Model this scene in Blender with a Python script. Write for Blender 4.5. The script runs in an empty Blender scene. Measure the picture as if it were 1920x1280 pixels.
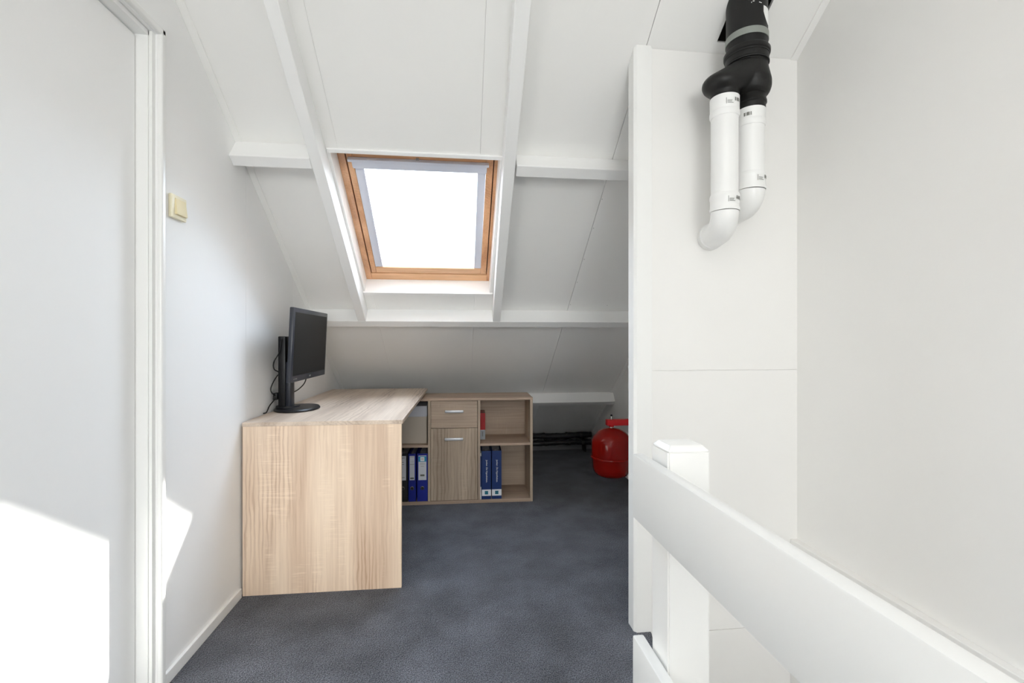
import bpy, bmesh, math, random
from mathutils import Vector, Matrix
random.seed(7)
PI = math.pi
SC = bpy.context.scene
COL = SC.collection

# ------------------------------------------------------------------ camera
YAW = math.atan(98.0 / 853.0)
cam = bpy.data.objects.new('camera', bpy.data.cameras.new('camera'))
COL.objects.link(cam)
cam.data.sensor_width = 36.0
cam.data.lens = 36.0 * 853.0 / 1920.0
cam.data.shift_y = -3.0 / 1920.0
cam.data.clip_start = 0.02
cam.location = (0, 0, 1.10)
cam.rotation_euler = (PI / 2, 0, -YAW)
SC.camera = cam

# ------------------------------------------------------------------ world, sun, daylight, exposure
SC.view_settings.view_transform = 'Standard'
SC.view_settings.look = 'None'
SC.view_settings.exposure = -0.09
SC.view_settings.gamma = 1.0
SC.view_settings.use_curve_mapping = False
SC.cycles.max_bounces = 14
SC.cycles.diffuse_bounces = 8
SC.cycles.glossy_bounces = 4
SC.cycles.transparent_max_bounces = 12
SC.cycles.sample_clamp_indirect = 40.0
SC.cycles.use_denoising = True

SKY = 5.5
w = bpy.data.worlds.new('world')
SC.world = w
w.use_nodes = True
nt = w.node_tree
bg = nt.nodes['Background']
grad = nt.nodes.new('ShaderNodeTexCoord')
sep = nt.nodes.new('ShaderNodeSeparateXYZ')
ramp = nt.nodes.new('ShaderNodeValToRGB')
nt.links.new(grad.outputs['Generated'], sep.inputs[0])
nt.links.new(sep.outputs['Z'], ramp.inputs[0])
ramp.color_ramp.elements[0].position = 0.0
ramp.color_ramp.elements[0].color = (0.93, 0.96, 1.0, 1)
ramp.color_ramp.elements[1].position = 1.0
ramp.color_ramp.elements[1].color = (0.66, 0.78, 1.0, 1)
nt.links.new(ramp.outputs[0], bg.inputs['Color'])
bg.inputs['Strength'].default_value = SKY

def lamp(name, kind, loc, energy, color, direction=None):
    l = bpy.data.lights.new(name, kind)
    l.energy = energy
    l.color = color
    o = bpy.data.objects.new(name, l)
    o.location = loc
    if direction is not None:
        o.rotation_euler = Vector(direction).to_track_quat('-Z', 'Y').to_euler()
    COL.objects.link(o)
    return o

sun = lamp('sun', 'SUN', (2, 6, 6), 48.0, (1.0, 0.96, 0.90), (-0.48, -1.04, -1.07))
sun.data.angle = math.radians(0.9)

# added fill light, set in the made-up window behind the camera
rear_fill = lamp('added_rear_fill', 'AREA', (0.15, -3.66, 1.30), 74.0, (1.0, 0.957, 0.925), (0, 1, 0.06))
rear_fill.data.shape = 'RECTANGLE'
rear_fill.data.size = 1.7
rear_fill.data.size_y = 1.5
# added overhead fill, unseen, brightens the side walls and rail tops
ceil_fill = lamp('added_ceiling_fill', 'AREA', (0.15, -0.15, 2.47), 9.0, (1.0, 0.975, 0.945), (0, 0, -1))
ceil_fill.data.shape = 'RECTANGLE'
ceil_fill.data.size = 1.0
ceil_fill.data.size_y = 1.0
# sky light entering the roof window
skyl = lamp('roof_window_daylight', 'AREA', (-0.185, 2.70, 1.98), 25.0, (0.72, 0.83, 1.0), (0, -0.5843, -0.8115))
skyl.data.shape = 'RECTANGLE'
skyl.data.size = 0.62
skyl.data.size_y = 0.66

# ------------------------------------------------------------------ materials
def srgb(r, g, b):
    f = lambda c: (c / 12.92 if c <= 0.04045 else ((c + 0.055) / 1.055) ** 2.4)
    return tuple(f(v / 255.0) for v in (r, g, b)) + (1.0,)

def new_mat(name, color, rough=0.5, metal=0.0, spec=0.5, bump=0.0, bscale=60.0, var=0.0, vscale=2.0, coat=0.0):
    m = bpy.data.materials.new(name)
    m.use_nodes = True
    n = m.node_tree.nodes
    L = m.node_tree.links
    p = n['Principled BSDF']
    p.inputs['Base Color'].default_value = color
    p.inputs['Roughness'].default_value = rough
    p.inputs['Metallic'].default_value = metal
    p.inputs['Specular IOR Level'].default_value = spec
    p.inputs['Coat Weight'].default_value = coat
    tc = n.new('ShaderNodeTexCoord')
    if var > 0:
        no = n.new('ShaderNodeTexNoise')
        no.inputs['Scale'].default_value = vscale
        no.inputs['Detail'].default_value = 3
        L.new(tc.outputs['Object'], no.inputs['Vector'])
        mx = n.new('ShaderNodeMix')
        mx.data_type = 'RGBA'
        mx.inputs[6].default_value = tuple(c * (1 - var) for c in color[:3]) + (1,)
        mx.inputs[7].default_value = tuple(min(1, c * (1 + var)) for c in color[:3]) + (1,)
        L.new(no.outputs['Fac'], mx.inputs[0])
        L.new(mx.outputs[2], p.inputs['Base Color'])
    if bump > 0:
        nb = n.new('ShaderNodeTexNoise')
        nb.inputs['Scale'].default_value = bscale
        nb.inputs['Detail'].default_value = 4
        L.new(tc.outputs['Object'], nb.inputs['Vector'])
        b = n.new('ShaderNodeBump')
        b.inputs['Strength'].default_value = bump
        b.inputs['Distance'].default_value = 0.002
        L.new(nb.outputs['Fac'], b.inputs['Height'])
        L.new(b.outputs['Normal'], p.inputs['Normal'])
    return m

def wood_mat(name, light, dark, axis='Z', rough=0.5, fig=1.0, saw=0.35, coat=0.0, seed=0.0, freq=1.0):
    """wood with long grain along one axis, cathedral figure and fine cross sawing marks"""
    m = bpy.data.materials.new(name)
    m.use_nodes = True
    n = m.node_tree.nodes
    L = m.node_tree.links
    p = n['Principled BSDF']
    p.inputs['Roughness'].default_value = rough
    p.inputs['Coat Weight'].default_value = coat
    p.inputs['Coat Roughness'].default_value = 0.15
    tc = n.new('ShaderNodeTexCoord')
    ai = 'XYZ'.index(axis)
    def mapped(sl, sc, off=0.0):
        mp = n.new('ShaderNodeMapping')
        s = [sc * freq] * 3
        s[ai] = sl * freq
        mp.inputs['Scale'].default_value = s
        mp.inputs['Location'].default_value = (seed + off, seed * 0.7 + off, seed * 1.3 + off)
        L.new(tc.outputs['Object'], mp.inputs['Vector'])
        return mp
    def noise(mp, scale, detail=4, dist=0.0):
        no = n.new('ShaderNodeTexNoise')
        no.inputs['Scale'].default_value = scale
        no.inputs['Detail'].default_value = detail
        no.inputs['Distortion'].default_value = dist
        L.new(mp.outputs[0], no.inputs['Vector'])
        return no
    def ramp_(src, p0, p1, c0=0.0, c1=1.0):
        r = n.new('ShaderNodeMapRange')
        r.inputs[1].default_value = p0
        r.inputs[2].default_value = p1
        r.inputs[3].default_value = c0
        r.inputs[4].default_value = c1
        L.new(src, r.inputs[0])
        return r.outputs[0]
    def mul(a, b, op='MULTIPLY'):
        mt = n.new('ShaderNodeMath')
        mt.operation = op
        for i, v in enumerate((a, b)):
            if isinstance(v, (int, float)):
                mt.inputs[i].default_value = v
            else:
                L.new(v, mt.inputs[i])
        return mt.outputs[0]
    fine = ramp_(noise(mapped(4, 120), 1.0, 5).outputs['Fac'], 0.35, 0.72)       # pores and fibres
    broad = ramp_(noise(mapped(0.7, 9, 3.1), 1.0, 3, 0.4).outputs['Fac'], 0.40, 0.66)  # wide strips
    # cathedral: rings of a warped distance field
    wv = n.new('ShaderNodeTexWave')
    wv.wave_type = 'RINGS'
    wv.rings_direction = axis
    wv.inputs['Scale'].default_value = 5.0
    wv.inputs['Distortion'].default_value = 6.0
    wv.inputs['Detail'].default_value = 3
    wv.inputs['Detail Scale'].default_value = 1.2
    L.new(mapped(0.9, 4.5, 1.7).outputs[0], wv.inputs['Vector'])
    cath = ramp_(wv.outputs['Fac'], 0.45, 1.0)
    cmask = ramp_(noise(mapped(0.8, 6.0, 9.4), 1.0, 1).outputs['Fac'], 0.50, 0.66)
    sawn = ramp_(noise(mapped(240, 9, 5.0), 1.0, 2).outputs['Fac'], 0.5, 0.75)
    smask = ramp_(noise(mapped(4.5, 14, 7.7), 1.0, 2).outputs['Fac'], 0.52, 0.66)
    a = mul(fine, 0.22)
    b = mul(broad, 0.42)
    c = mul(mul(cath, cmask), 0.38 * fig)
    s = mul(mul(sawn, smask), saw)
    t = mul(mul(mul(a, b, 'ADD'), c, 'ADD'), s, 'SUBTRACT')
    cr = n.new('ShaderNodeValToRGB')
    cr.color_ramp.elements[0].color = light
    cr.color_ramp.elements[0].position = 0.0
    cr.color_ramp.elements[1].color = dark
    cr.color_ramp.elements[1].position = 1.0
    L.new(t, cr.inputs[0])
    L.new(cr.outputs[0], p.inputs['Base Color'])
    bp = n.new('ShaderNodeBump')
    bp.inputs['Strength'].default_value = 0.15
    bp.inputs['Distance'].default_value = 0.0006
    L.new(fine, bp.inputs['Height'])
    L.new(bp.outputs['Normal'], p.inputs['Normal'])
    return m

M = {}
M['wall'] = new_mat('white wall paint', (0.90, 0.90, 0.895, 1), 0.65, spec=0.25, bump=0.12, bscale=40, var=0.012, vscale=3)
M['cream'] = new_mat('warm white painted panel', (0.85, 0.84, 0.82, 1), 0.55, spec=0.3, bump=0.10, bscale=55, var=0.012, vscale=4)
M['ceil'] = new_mat('off white roof board paint', (0.90, 0.895, 0.875, 1), 0.6, spec=0.3, bump=0.10, bscale=45, var=0.012, vscale=3)
M['beam'] = new_mat('white painted timber', (0.90, 0.90, 0.89, 1), 0.42, bump=0.18, bscale=25, var=0.01)
M['gloss'] = new_mat('glossy white paint', (0.85, 0.85, 0.835, 1), 0.3, bump=0.12, bscale=22, var=0.012, vscale=6)
M['door'] = new_mat('white lacquered door', (0.89, 0.89, 0.885, 1), 0.6, spec=0.25, bump=0.05, bscale=30, var=0.01)
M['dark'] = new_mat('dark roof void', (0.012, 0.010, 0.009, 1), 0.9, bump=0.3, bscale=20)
M['oakZ'] = wood_mat('pale sonoma oak, upright grain', srgb(240, 218, 194), srgb(176, 140, 112), 'Z', 0.55, seed=2.3)
M['oakY'] = wood_mat('pale sonoma oak, lengthwise grain', srgb(222, 204, 186), srgb(140, 118, 100), 'Y', 0.38, seed=4.1, fig=1.2)
M['coak'] = wood_mat('sonoma oak carcass', srgb(192, 170, 150), srgb(132, 108, 90), 'X', 0.55, seed=8.2)
M['coakZ'] = wood_mat('sonoma oak door front', srgb(194, 176, 155), srgb(124, 104, 87), 'Z', 0.55, seed=12.9, fig=0.8, freq=0.8)
M['coakX'] = wood_mat('sonoma oak drawer front', srgb(190, 170, 150), srgb(128, 108, 92), 'X', 0.55, seed=5.5, freq=0.8, fig=0.45)
M['pine'] = wood_mat('varnished pine', srgb(236, 188, 142), srgb(170, 110, 70), 'X', 0.28, fig=0.7, saw=0.0, coat=0.5, seed=3.0, freq=1.6)
M['pineS'] = wood_mat('varnished pine stile', srgb(236, 186, 142), srgb(178, 120, 82), 'Y', 0.28, fig=0.5, saw=0.0, coat=0.5, seed=6.0, freq=1.6)
M['pale'] = wood_mat('flare washed pine', srgb(200, 170, 156), srgb(160, 128, 116), 'X', 0.4, fig=0.6, saw=0.0, seed=1.0, freq=2.0)  # pine washed out, the veil of glare is put into its colour
M['blind'] = new_mat('grey blue aluminium blind rail', srgb(216, 220, 232), 0.4, 0.0, bump=0.02)
M['blackpl'] = new_mat('black plastic', (0.008, 0.0083, 0.010, 1), 0.38, spec=0.35, bump=0.05, bscale=300)
M['navypl'] = new_mat('dark slate plastic housing', (0.022, 0.025, 0.036, 1), 0.33, bump=0.05, bscale=300)
M['screen'] = new_mat('matt black display glass', (0.012, 0.0115, 0.011, 1), 0.42, spec=0.12, bump=0.01)
M['flue'] = new_mat('scuffed black flue plastic', (0.007, 0.0068, 0.0065, 1), 0.45, spec=0.35, bump=0.12, bscale=60, var=0.3, vscale=14)
M['rubber'] = new_mat('black rubber ring', (0.006, 0.006, 0.006, 1), 0.55, bump=0.05)
M['tape'] = new_mat('grey clamp band', srgb(140, 144, 138), 0.5, 0.2, bump=0.1)
M['pvc'] = new_mat('white pvc', (0.86, 0.86, 0.85, 1), 0.3, bump=0.02)
M['ink'] = new_mat('grey print', srgb(105, 105, 98), 0.6, bump=0.01)
M['inkl'] = new_mat('pale grey print', srgb(170, 170, 164), 0.6, bump=0.01)
M['red'] = new_mat('glossy red enamel', srgb(142, 16, 10), 0.12, spec=0.35, coat=0.1, bump=0.02, bscale=40)
M['redarm'] = new_mat('red powder coat', srgb(205, 20, 28), 0.35, bump=0.03)
M['steel'] = new_mat('bright steel', (0.62, 0.61, 0.58, 1), 0.25, 0.95, bump=0.02)
M['alu'] = new_mat('brushed aluminium handle', (0.62, 0.63, 0.66, 1), 0.35, 0.35, bump=0.05, bscale=200)
M['ivory'] = new_mat('aged ivory plastic', srgb(232, 218, 176), 0.55, bump=0.02)
M['ivory2'] = new_mat('paler ivory plastic', srgb(236, 228, 200), 0.35, bump=0.02)
M['foil'] = new_mat('shiny black wrap', (0.028, 0.028, 0.031, 1), 0.24, bump=0.6, bscale=14)
M['greyplank'] = new_mat('grey painted batten', (0.22, 0.22, 0.23, 1), 0.6, bump=0.1)
M['card'] = new_mat('beige grey cardboard', srgb(196, 186, 172), 0.75, bump=0.1)
M['lid'] = new_mat('pale grey blue lid', srgb(198, 200, 208), 0.7, bump=0.05)
M['bblue'] = new_mat('royal blue binder cloth', srgb(12, 32, 140), 0.45, bump=0.1, bscale=400)
M['bnavy'] = new_mat('deep blue binder cover', srgb(8, 46, 104), 0.4, bump=0.05)
M['bblack'] = new_mat('black binder board', (0.014, 0.014, 0.016, 1), 0.5, bump=0.1, bscale=400)
M['paper'] = new_mat('off white paper label', srgb(214, 216, 222), 0.7, bump=0.02)
M['teal'] = new_mat('teal print', srgb(30, 120, 136), 0.5, bump=0.01)
M['cyan'] = new_mat('cyan print', srgb(40, 150, 190), 0.5, bump=0.01)
M['white'] = new_mat('white print', srgb(232, 234, 238), 0.5, bump=0.01)
M['bookred'] = new_mat('red book spine', srgb(170, 16, 22), 0.25, bump=0.02)
M['bookgrey'] = new_mat('grey book spine', srgb(160, 166, 172), 0.4, bump=0.02)
M['void'] = new_mat('hardboard back painted dark', (0.02, 0.018, 0.016, 1), 0.9, bump=0.1)

def carpet_mat():
    m = bpy.data.materials.new('blue grey cut pile carpet')
    m.use_nodes = True
    n = m.node_tree.nodes
    L = m.node_tree.links
    p = n['Principled BSDF']
    p.inputs['Roughness'].default_value = 1.0
    p.inputs['Specular IOR Level'].default_value = 0.1
    p.inputs['Sheen Weight'].default_value = 0.15
    tc = n.new('ShaderNodeTexCoord')
    n1 = n.new('ShaderNodeTexNoise')
    n1.inputs['Scale'].default_value = 250
    n1.inputs['Detail'].default_value = 5
    n1.inputs['Roughness'].default_value = 0.75
    L.new(tc.outputs['Object'], n1.inputs['Vector'])
    n3 = n.new('ShaderNodeTexVoronoi')
    n3.inputs['Scale'].default_value = 190
    L.new(tc.outputs['Object'], n3.inputs['Vector'])
    n2 = n.new('ShaderNodeTexNoise')
    n2.inputs['Scale'].default_value = 4.5
    n2.inputs['Detail'].default_value = 5
    n2.inputs['Roughness'].default_value = 0.62
    L.new(tc.outputs['Object'], n2.inputs['Vector'])
    cr = n.new('ShaderNodeValToRGB')
    cr.color_ramp.elements[0].position = 0.39
    cr.color_ramp.elements[0].color = (0.012, 0.0135, 0.018, 1)
    cr.color_ramp.elements[1].position = 0.63
    cr.color_ramp.elements[1].color = (0.200, 0.210, 0.242, 1)
    L.new(n1.outputs['Fac'], cr.inputs[0])
    mr = n.new('ShaderNodeMapRange')
    mr.inputs[1].default_value = 0.35
    mr.inputs[2].default_value = 0.70
    mr.inputs[3].default_value = 0.72
    mr.inputs[4].default_value = 1.32
    L.new(n2.outputs['Fac'], mr.inputs[0])
    mx = n.new('ShaderNodeMix')
    mx.data_type = 'RGBA'
    mx.blend_type = 'MULTIPLY'
    mx.inputs[0].default_value = 1.0
    L.new(cr.outputs[0], mx.inputs[6])
    L.new(mr.outputs[0], mx.inputs[7])
    L.new(mx.outputs[2], p.inputs['Base Color'])
    b = n.new('ShaderNodeBump')
    b.inputs['Strength'].default_value = 0.9
    b.inputs['Distance'].default_value = 0.004
    L.new(n3.outputs['Distance'], b.inputs['Height'])
    L.new(b.outputs['Normal'], p.inputs['Normal'])
    return m
M['carpet'] = carpet_mat()

def glass_mat():
    m = bpy.data.materials.new('window glass')
    m.use_nodes = True
    n = m.node_tree.nodes
    L = m.node_tree.links
    n.remove(n['Principled BSDF'])
    t = n.new('ShaderNodeBsdfTransparent')
    t.inputs[0].default_value = (0.97, 0.985, 0.98, 1)
    g = n.new('ShaderNodeBsdfGlossy')
    g.inputs['Roughness'].default_value = 0.02
    fr = n.new('ShaderNodeFresnel')
    fr.inputs[0].default_value = 1.25
    mx = n.new('ShaderNodeMixShader')
    L.new(fr.outputs[0], mx.inputs[0])
    L.new(t.outputs[0], mx.inputs[1])
    L.new(g.outputs[0], mx.inputs[2])
    L.new(mx.outputs[0], n['Material Output'].inputs[0])
    return m
M['glass'] = glass_mat()

# ------------------------------------------------------------------ geometry helpers
def box(bm, x0, x1, y0, y1, z0, z1, bevel=0.0, mat=None, seg=2):
    co = [(x, y, z) for z in (z0, z1) for y in (y0, y1) for x in (x0, x1)]
    if mat is not None:
        co = [mat @ Vector(c) for c in co]
    v = [bm.verts.new(c) for c in co]
    fs = [(0, 2, 3, 1), (4, 5, 7, 6), (0, 1, 5, 4), (2, 6, 7, 3), (0, 4, 6, 2), (1, 3, 7, 5)]
    faces = [bm.faces.new([v[i] for i in f]) for f in fs]
    if bevel > 0:
        es = set(e for f in faces for e in f.edges)
        bmesh.ops.bevel(bm, geom=list(es), offset=bevel, segments=seg, affect='EDGES', profile=0.5)
    return bm

def hexa(bm, pts, bevel=0.0):
    """8 corners: bottom 4 (ccw) then top 4"""
    v = [bm.verts.new(p) for p in pts]
    fs = [(3, 2, 1, 0), (4, 5, 6, 7), (0, 1, 5, 4), (1, 2, 6, 5), (2, 3, 7, 6), (3, 0, 4, 7)]
    faces = [bm.faces.new([v[i] for i in f]) for f in fs]
    if bevel > 0:
        es = set(e for f in faces for e in f.edges)
        bmesh.ops.bevel(bm, geom=list(es), offset=bevel, segments=2, affect='EDGES', profile=0.5)
    return bm

def prism(bm, poly, a0, a1, axis='X'):
    """extrude a 2D polygon; axis X: poly=(y,z), axis Z: poly=(x,y), axis Y: poly=(x,z)"""
    def P(q, a):
        if axis == 'X':
            return (a, q[0], q[1])
        if axis == 'Y':
            return (q[0], a, q[1])
        return (q[0], q[1], a)
    A = [bm.verts.new(P(q, a0)) for q in poly]
    B = [bm.verts.new(P(q, a1)) for q in poly]
    bm.faces.new(A)
    bm.faces.new(B[::-1])
    k = len(poly)
    for i in range(k):
        bm.faces.new((A[i], B[i], B[(i + 1) % k], A[(i + 1) % k]))
    return bm

def lathe(bm, prof, center=(0, 0), seg=48, cap=True, mat=None):
    """prof = [(r,z)...] turned about a vertical axis"""
    rings = []
    for r, z in prof:
        ring = []
        for i in range(seg):
            t = 2 * PI * i / seg
            c = Vector((center[0] + r * math.cos(t), center[1] + r * math.sin(t), z))
            ring.append(bm.verts.new(mat @ c if mat else c))
        rings.append(ring)
    for a, b in zip(rings, rings[1:]):
        for i in range(seg):
            bm.faces.new((a[i], a[(i + 1) % seg], b[(i + 1) % seg], b[i]))
    if cap:
        if prof[0][0] > 1e-5:
            bm.faces.new(rings[0][::-1])
        if prof[-1][0] > 1e-5:
            bm.faces.new(rings[-1])
    return bm

def tube(bm, pts, r, seg=16, radii=None, cap=True):
    pts = [Vector(p) for p in pts]
    rings = []
    up = Vector((0, 0, 1))
    prev = None
    for i, p in enumerate(pts):
        if i == 0:
            t = pts[1] - pts[0]
        elif i == len(pts) - 1:
            t = pts[-1] - pts[-2]
        else:
            t = (pts[i + 1] - pts[i]).normalized() + (pts[i] - pts[i - 1]).normalized()
        t.normalize()
        if prev is None:
            a = up if abs(t.dot(up)) < 0.9 else Vector((1, 0, 0))
            n1 = t.cross(a).normalized()
        else:
            n1 = (prev - t * prev.dot(t)).normalized()
        prev = n1
        n2 = t.cross(n1)
        rr = radii[i] if radii else r
        rings.append([bm.verts.new(p + (n1 * math.cos(2 * PI * k / seg) + n2 * math.sin(2 * PI * k / seg)) * rr) for k in range(seg)])
    for a, b in zip(rings, rings[1:]):
        for k in range(seg):
            bm.faces.new((a[k], a[(k + 1) % seg], b[(k + 1) % seg], b[k]))
    if cap:
        bm.faces.new(rings[0][::-1])
        bm.faces.new(rings[-1])
    return bm

def smooth_path(pts, n=8):
    P = [Vector(p) for p in pts]
    P = [P[0] * 2 - P[1]] + P + [P[-1] * 2 - P[-2]]
    out = []
    for i in range(1, len(P) - 2):
        for k in range(n):
            t = k / n
            a, b, c, d = P[i - 1:i + 3]
            out.append(0.5 * ((2 * b) + (c - a) * t + (2 * a - 5 * b + 4 * c - d) * t * t + (3 * b - a - 3 * c + d) * t ** 3))
    out.append(P[-2])
    return out

def B():
    return bmesh.new()

def link(name, bm, mat, parent=None, origin=None, smooth=False):
    bmesh.ops.recalc_face_normals(bm, faces=bm.faces[:])
    if origin is not None:
        bmesh.ops.translate(bm, verts=bm.verts[:], vec=-Vector(origin))
    me = bpy.data.meshes.new(name)
    bm.to_mesh(me)
    bm.free()
    me.materials.append(mat)
    if smooth:
        me.polygons.foreach_set('use_smooth', [True] * len(me.polygons))
        try:
            me.set_sharp_from_angle(angle=math.radians(38))
        except Exception:
            pass
    o = bpy.data.objects.new(name, me)
    COL.objects.link(o)
    if parent is not None:
        o.parent = parent
    elif origin is not None:
        o.location = origin
    return o

def struct(name, bm, mat, parent=None, smooth=False):
    o = link(name, bm, mat, parent, None, smooth)
    if parent is None:
        o['kind'] = 'structure'
    return o

def tag(o, label, cat, group=None):
    o['label'] = label
    o['category'] = cat
    if group:
        o['group'] = group
    return o

class Thing:
    def __init__(self, name, loc, label, cat, rotz=0.0, group=None):
        self.o = bpy.data.objects.new(name, None)
        self.o.empty_display_size = 0.05
        COL.objects.link(self.o)
        self.o.location = loc
        self.o.rotation_euler = (0, 0, rotz)
        self.loc = Vector(loc)
        tag(self.o, label, cat, group)
    def part(self, name, bm, mat, parent=None, smooth=False, label=None, local=False):
        o = link(name, bm, mat, parent or self.o, None if local else self.loc, smooth)
        if label:
            o['label'] = label
        return o

def text_mesh(body, size, mat, name, parent, M4, extrude=0.0002):
    cu = bpy.data.curves.new(name, 'FONT')
    cu.body = body
    cu.size = size
    cu.align_x = 'CENTER'
    cu.align_y = 'CENTER'
    cu.extrude = extrude
    tmp = bpy.data.objects.new(name + '_tmp', cu)
    COL.objects.link(tmp)
    bpy.context.view_layer.update()
    me = bpy.data.meshes.new_from_object(tmp.evaluated_get(bpy.context.evaluated_depsgraph_get()))
    bpy.data.objects.remove(tmp, do_unlink=True)
    me.transform(M4)
    me.materials.clear()
    me.materials.append(mat)
    me.name = name
    o = bpy.data.objects.new(name, me)
    COL.objects.link(o)
    o.parent = parent
    return o

# ------------------------------------------------------------------ room dimensions
XL, XR = -0.935, 1.32
YB = -3.6
YE = 4.69
RA, RB = 3.395, 0.72                     # roof plane  z = RA - RB*y
TH = math.atan(RB)
CT, ST = math.cos(TH), math.sin(TH)
ZC = 2.50                                # flat ceiling behind the camera
YC = (RA - ZC) / RB
ROOF = Matrix(((1, 0, 0, 0), (0, CT, ST, 0), (0, -ST, CT, RA), (0, 0, 0, 1)))   # (x, s, n) -> world
def s_of(y, n=0.0):
    return (y - n * ST) / CT
def roofz(y):
    return RA - RB * y

# ---- floor
fl = [(-1.12, YB), (1.40, YB), (1.40, -1.2), (0.47, -1.2), (0.47, 1.00), (0.60, 1.28), (0.655, 1.45), (0.684, 1.535), (0.700, 1.583), (0.714, 1.633), (0.716, 1.660),
      (1.40, 1.660), (1.40, 4.80), (-1.12, 4.80)]
bm = B()
prism(bm, fl, -0.022, 0.0, 'Z')
struct('floor', bm, M['carpet'])
bm = B()
sub = [(-1.12, YB), (1.40, YB), (1.40, -1.22), (0.49, -1.22), (0.49, 1.00), (0.617, 1.275), (0.672, 1.445), (0.70, 1.53), (0.716, 1.58), (0.73, 1.633), (0.73, 1.655),
       (1.40, 1.655), (1.40, 4.80), (-1.12, 4.80)]
prism(bm, sub, -0.20, -0.0225, 'Z')
struct('trim_1', bm, M['gloss'])          # painted floor edge around the stair opening

# ---- left wall, panelled, with the door opening
def roofcap(y):
    return min(ZC, roofz(y)) + 0.012
def wall_piece(bm, x0, x1, y0, y1, z0, ztop=None):
    ys = [y0, y1]
    if y0 < YC < y1:
        ys = [y0, YC, y1]
    top = [(y, roofcap(y) if ztop is None else ztop) for y in ys]
    prism(bm, [(y0, z0), (y1, z0)] + top[::-1], x0, x1, 'X')
DY0, DY1, DZ = 0.665, 1.513, 2.035
bm = B()
for y0, y1 in ((1.5325, 2.1215), (2.1235, 2.6965), (2.6985, 3.31), (3.312, YE)):
    wall_piece(bm, XL - 0.012, XL, y0, y1, 0.0)
wall_piece(bm, XL - 0.012, XL, DY0 - 0.02, 1.5325, DZ + 0.015)
wall_piece(bm, XL - 0.012, XL, YB, DY0 - 0.02, 0.0)
# timber core behind the panels
wall_piece(bm, XL - 0.10, XL - 0.0135, 1.5325, YE + 0.1, 0.0)
wall_piece(bm, XL - 0.10, XL - 0.0135, YB, DY0 - 0.02, 0.0)
wall_piece(bm, XL - 0.10, XL - 0.0135, DY0 - 0.02, 1.5325, DZ + 0.015)
struct('wall_left', bm, M['wall'])

# ---- door in the left wall
door = B()
box(door, XL - 0.09, -0.984, DY0 + 0.005, DY1 - 0.003, 0.008, DZ - 0.004, 0.002)
do = struct('door_1', door, M['door'])
bm = B()
lathe(bm, [(0.0, 0), (0.024, 0), (0.024, 0.006), (0.01, 0.008), (0.01, 0.045), (0.0, 0.045)], mat=Matrix.Translation((-0.984, 0.73, 1.05)) @ Matrix.Rotation(PI / 2, 4, 'Y'), seg=24)
box(bm, -0.948, -0.936, 0.72, 0.84, 1.04, 1.06, 0.004)
struct('door_handle', bm, M['alu'], do, True)
# door frame: rebated jamb, then a raised round edged architrave
bm = B()
# far jamb
box(bm, -1.035, -0.950, DY1, 1.5325, 0, DZ + 0.0155, 0.0015)
box(bm, -0.9500, -0.9405, 1.517, 1.5325, 0, DZ + 0.0155, 0.001)
# near jamb
box(bm, -1.035, -0.950, DY0 - 0.0195, DY0, 0, DZ + 0.0155, 0.0015)
# head
box(bm, -1.035, -0.950, DY0 - 0.0195, 1.5325, DZ, DZ + 0.0155, 0.0015)
struct('trim_2', bm, M['gloss'])
bm = B()
box(bm, XL - 0.012, -0.922, 1.5335, 1.556, 0, DZ + 0.040, 0.006, seg=3)
box(bm, XL - 0.012, -0.922, DY0 - 0.045, DY0 - 0.021, 0, DZ + 0.040, 0.006, seg=3)
box(bm, XL - 0.012, -0.922, DY0 - 0.045, 1.556, DZ + 0.017, DZ + 0.040, 0.006, seg=3)
struct('trim_3', bm, M['gloss'])

# ---- baseboard left
bm = B()
box(bm, XL, XL + 0.011, 1.557, 2.062, 0, 0.040, 0.002)
struct('baseboard_left', bm, M['gloss'])
bm = B()
box(bm, XL, XL + 0.010, 2.105, YE - 0.1, 0, 0.040, 0.002)
struct('baseboard_back', bm, M['gloss'])

# ---- right wall (goes down the stairwell)
bm = B()
wall_piece(bm, XR, XR + 0.10, YB, YE + 0.1, -2.75)
struct('wall_right', bm, M['cream'])
bm = B()
box(bm, XR - 0.03, XR, -1.2, 1.651, -2.7, 0.318, 0.002)   # boarding along the stairs
struct('trim_4', bm, M['cream'])

# ---- partition beside the stairs
bm = B()
prism(bm, [(1.652, 0.9840), (1.6560, 0.9840), (1.6560, roofz(1.656) - 0.003), (1.652, roofz(1.652) - 0.003)], 0.7195, XR, 'X')
box(bm, 0.7195, XR, 1.652, 1.656, -0.0165, 0.9830)
box(bm, 0.40, XR, 1.652, 1.656, -2.7, -0.0185)
wall_piece(bm, 0.7195, XR, 1.6565, 1.700, -0.02)
box(bm, 0.40, XR, 1.6565, 1.700, -2.7, -0.0225)
struct('wall_partition', bm, M['cream'])
bm = B()
# corner board with a chamfered left edge
zt = roofz(1.70) - 0.002
pts = [(0.652, 1.706), (0.652, 1.655), (0.662, 1.645), (0.7175, 1.645), (0.7175, 1.706)]
A_ = [bm.verts.new((x, y, 0.0 if i else 0.0)) for i, (x, y) in enumerate(pts)]
B_ = [bm.verts.new((x, y, roofz(y) - 0.001)) for x, y in pts]
bm.faces.new(A_)
bm.faces.new(B_[::-1])
for i in range(5):
    bm.faces.new((A_[i], B_[i], B_[(i + 1) % 5], A_[(i + 1) % 5]))
struct('trim_5', bm, M['gloss'])
bm = B()
box(bm, 0.7175, 0.7225, 1.6465, 1.652, -0.05, roofz(1.652) - 0.003, 0.001)
struct('trim_6', bm, M['gloss'])

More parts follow.
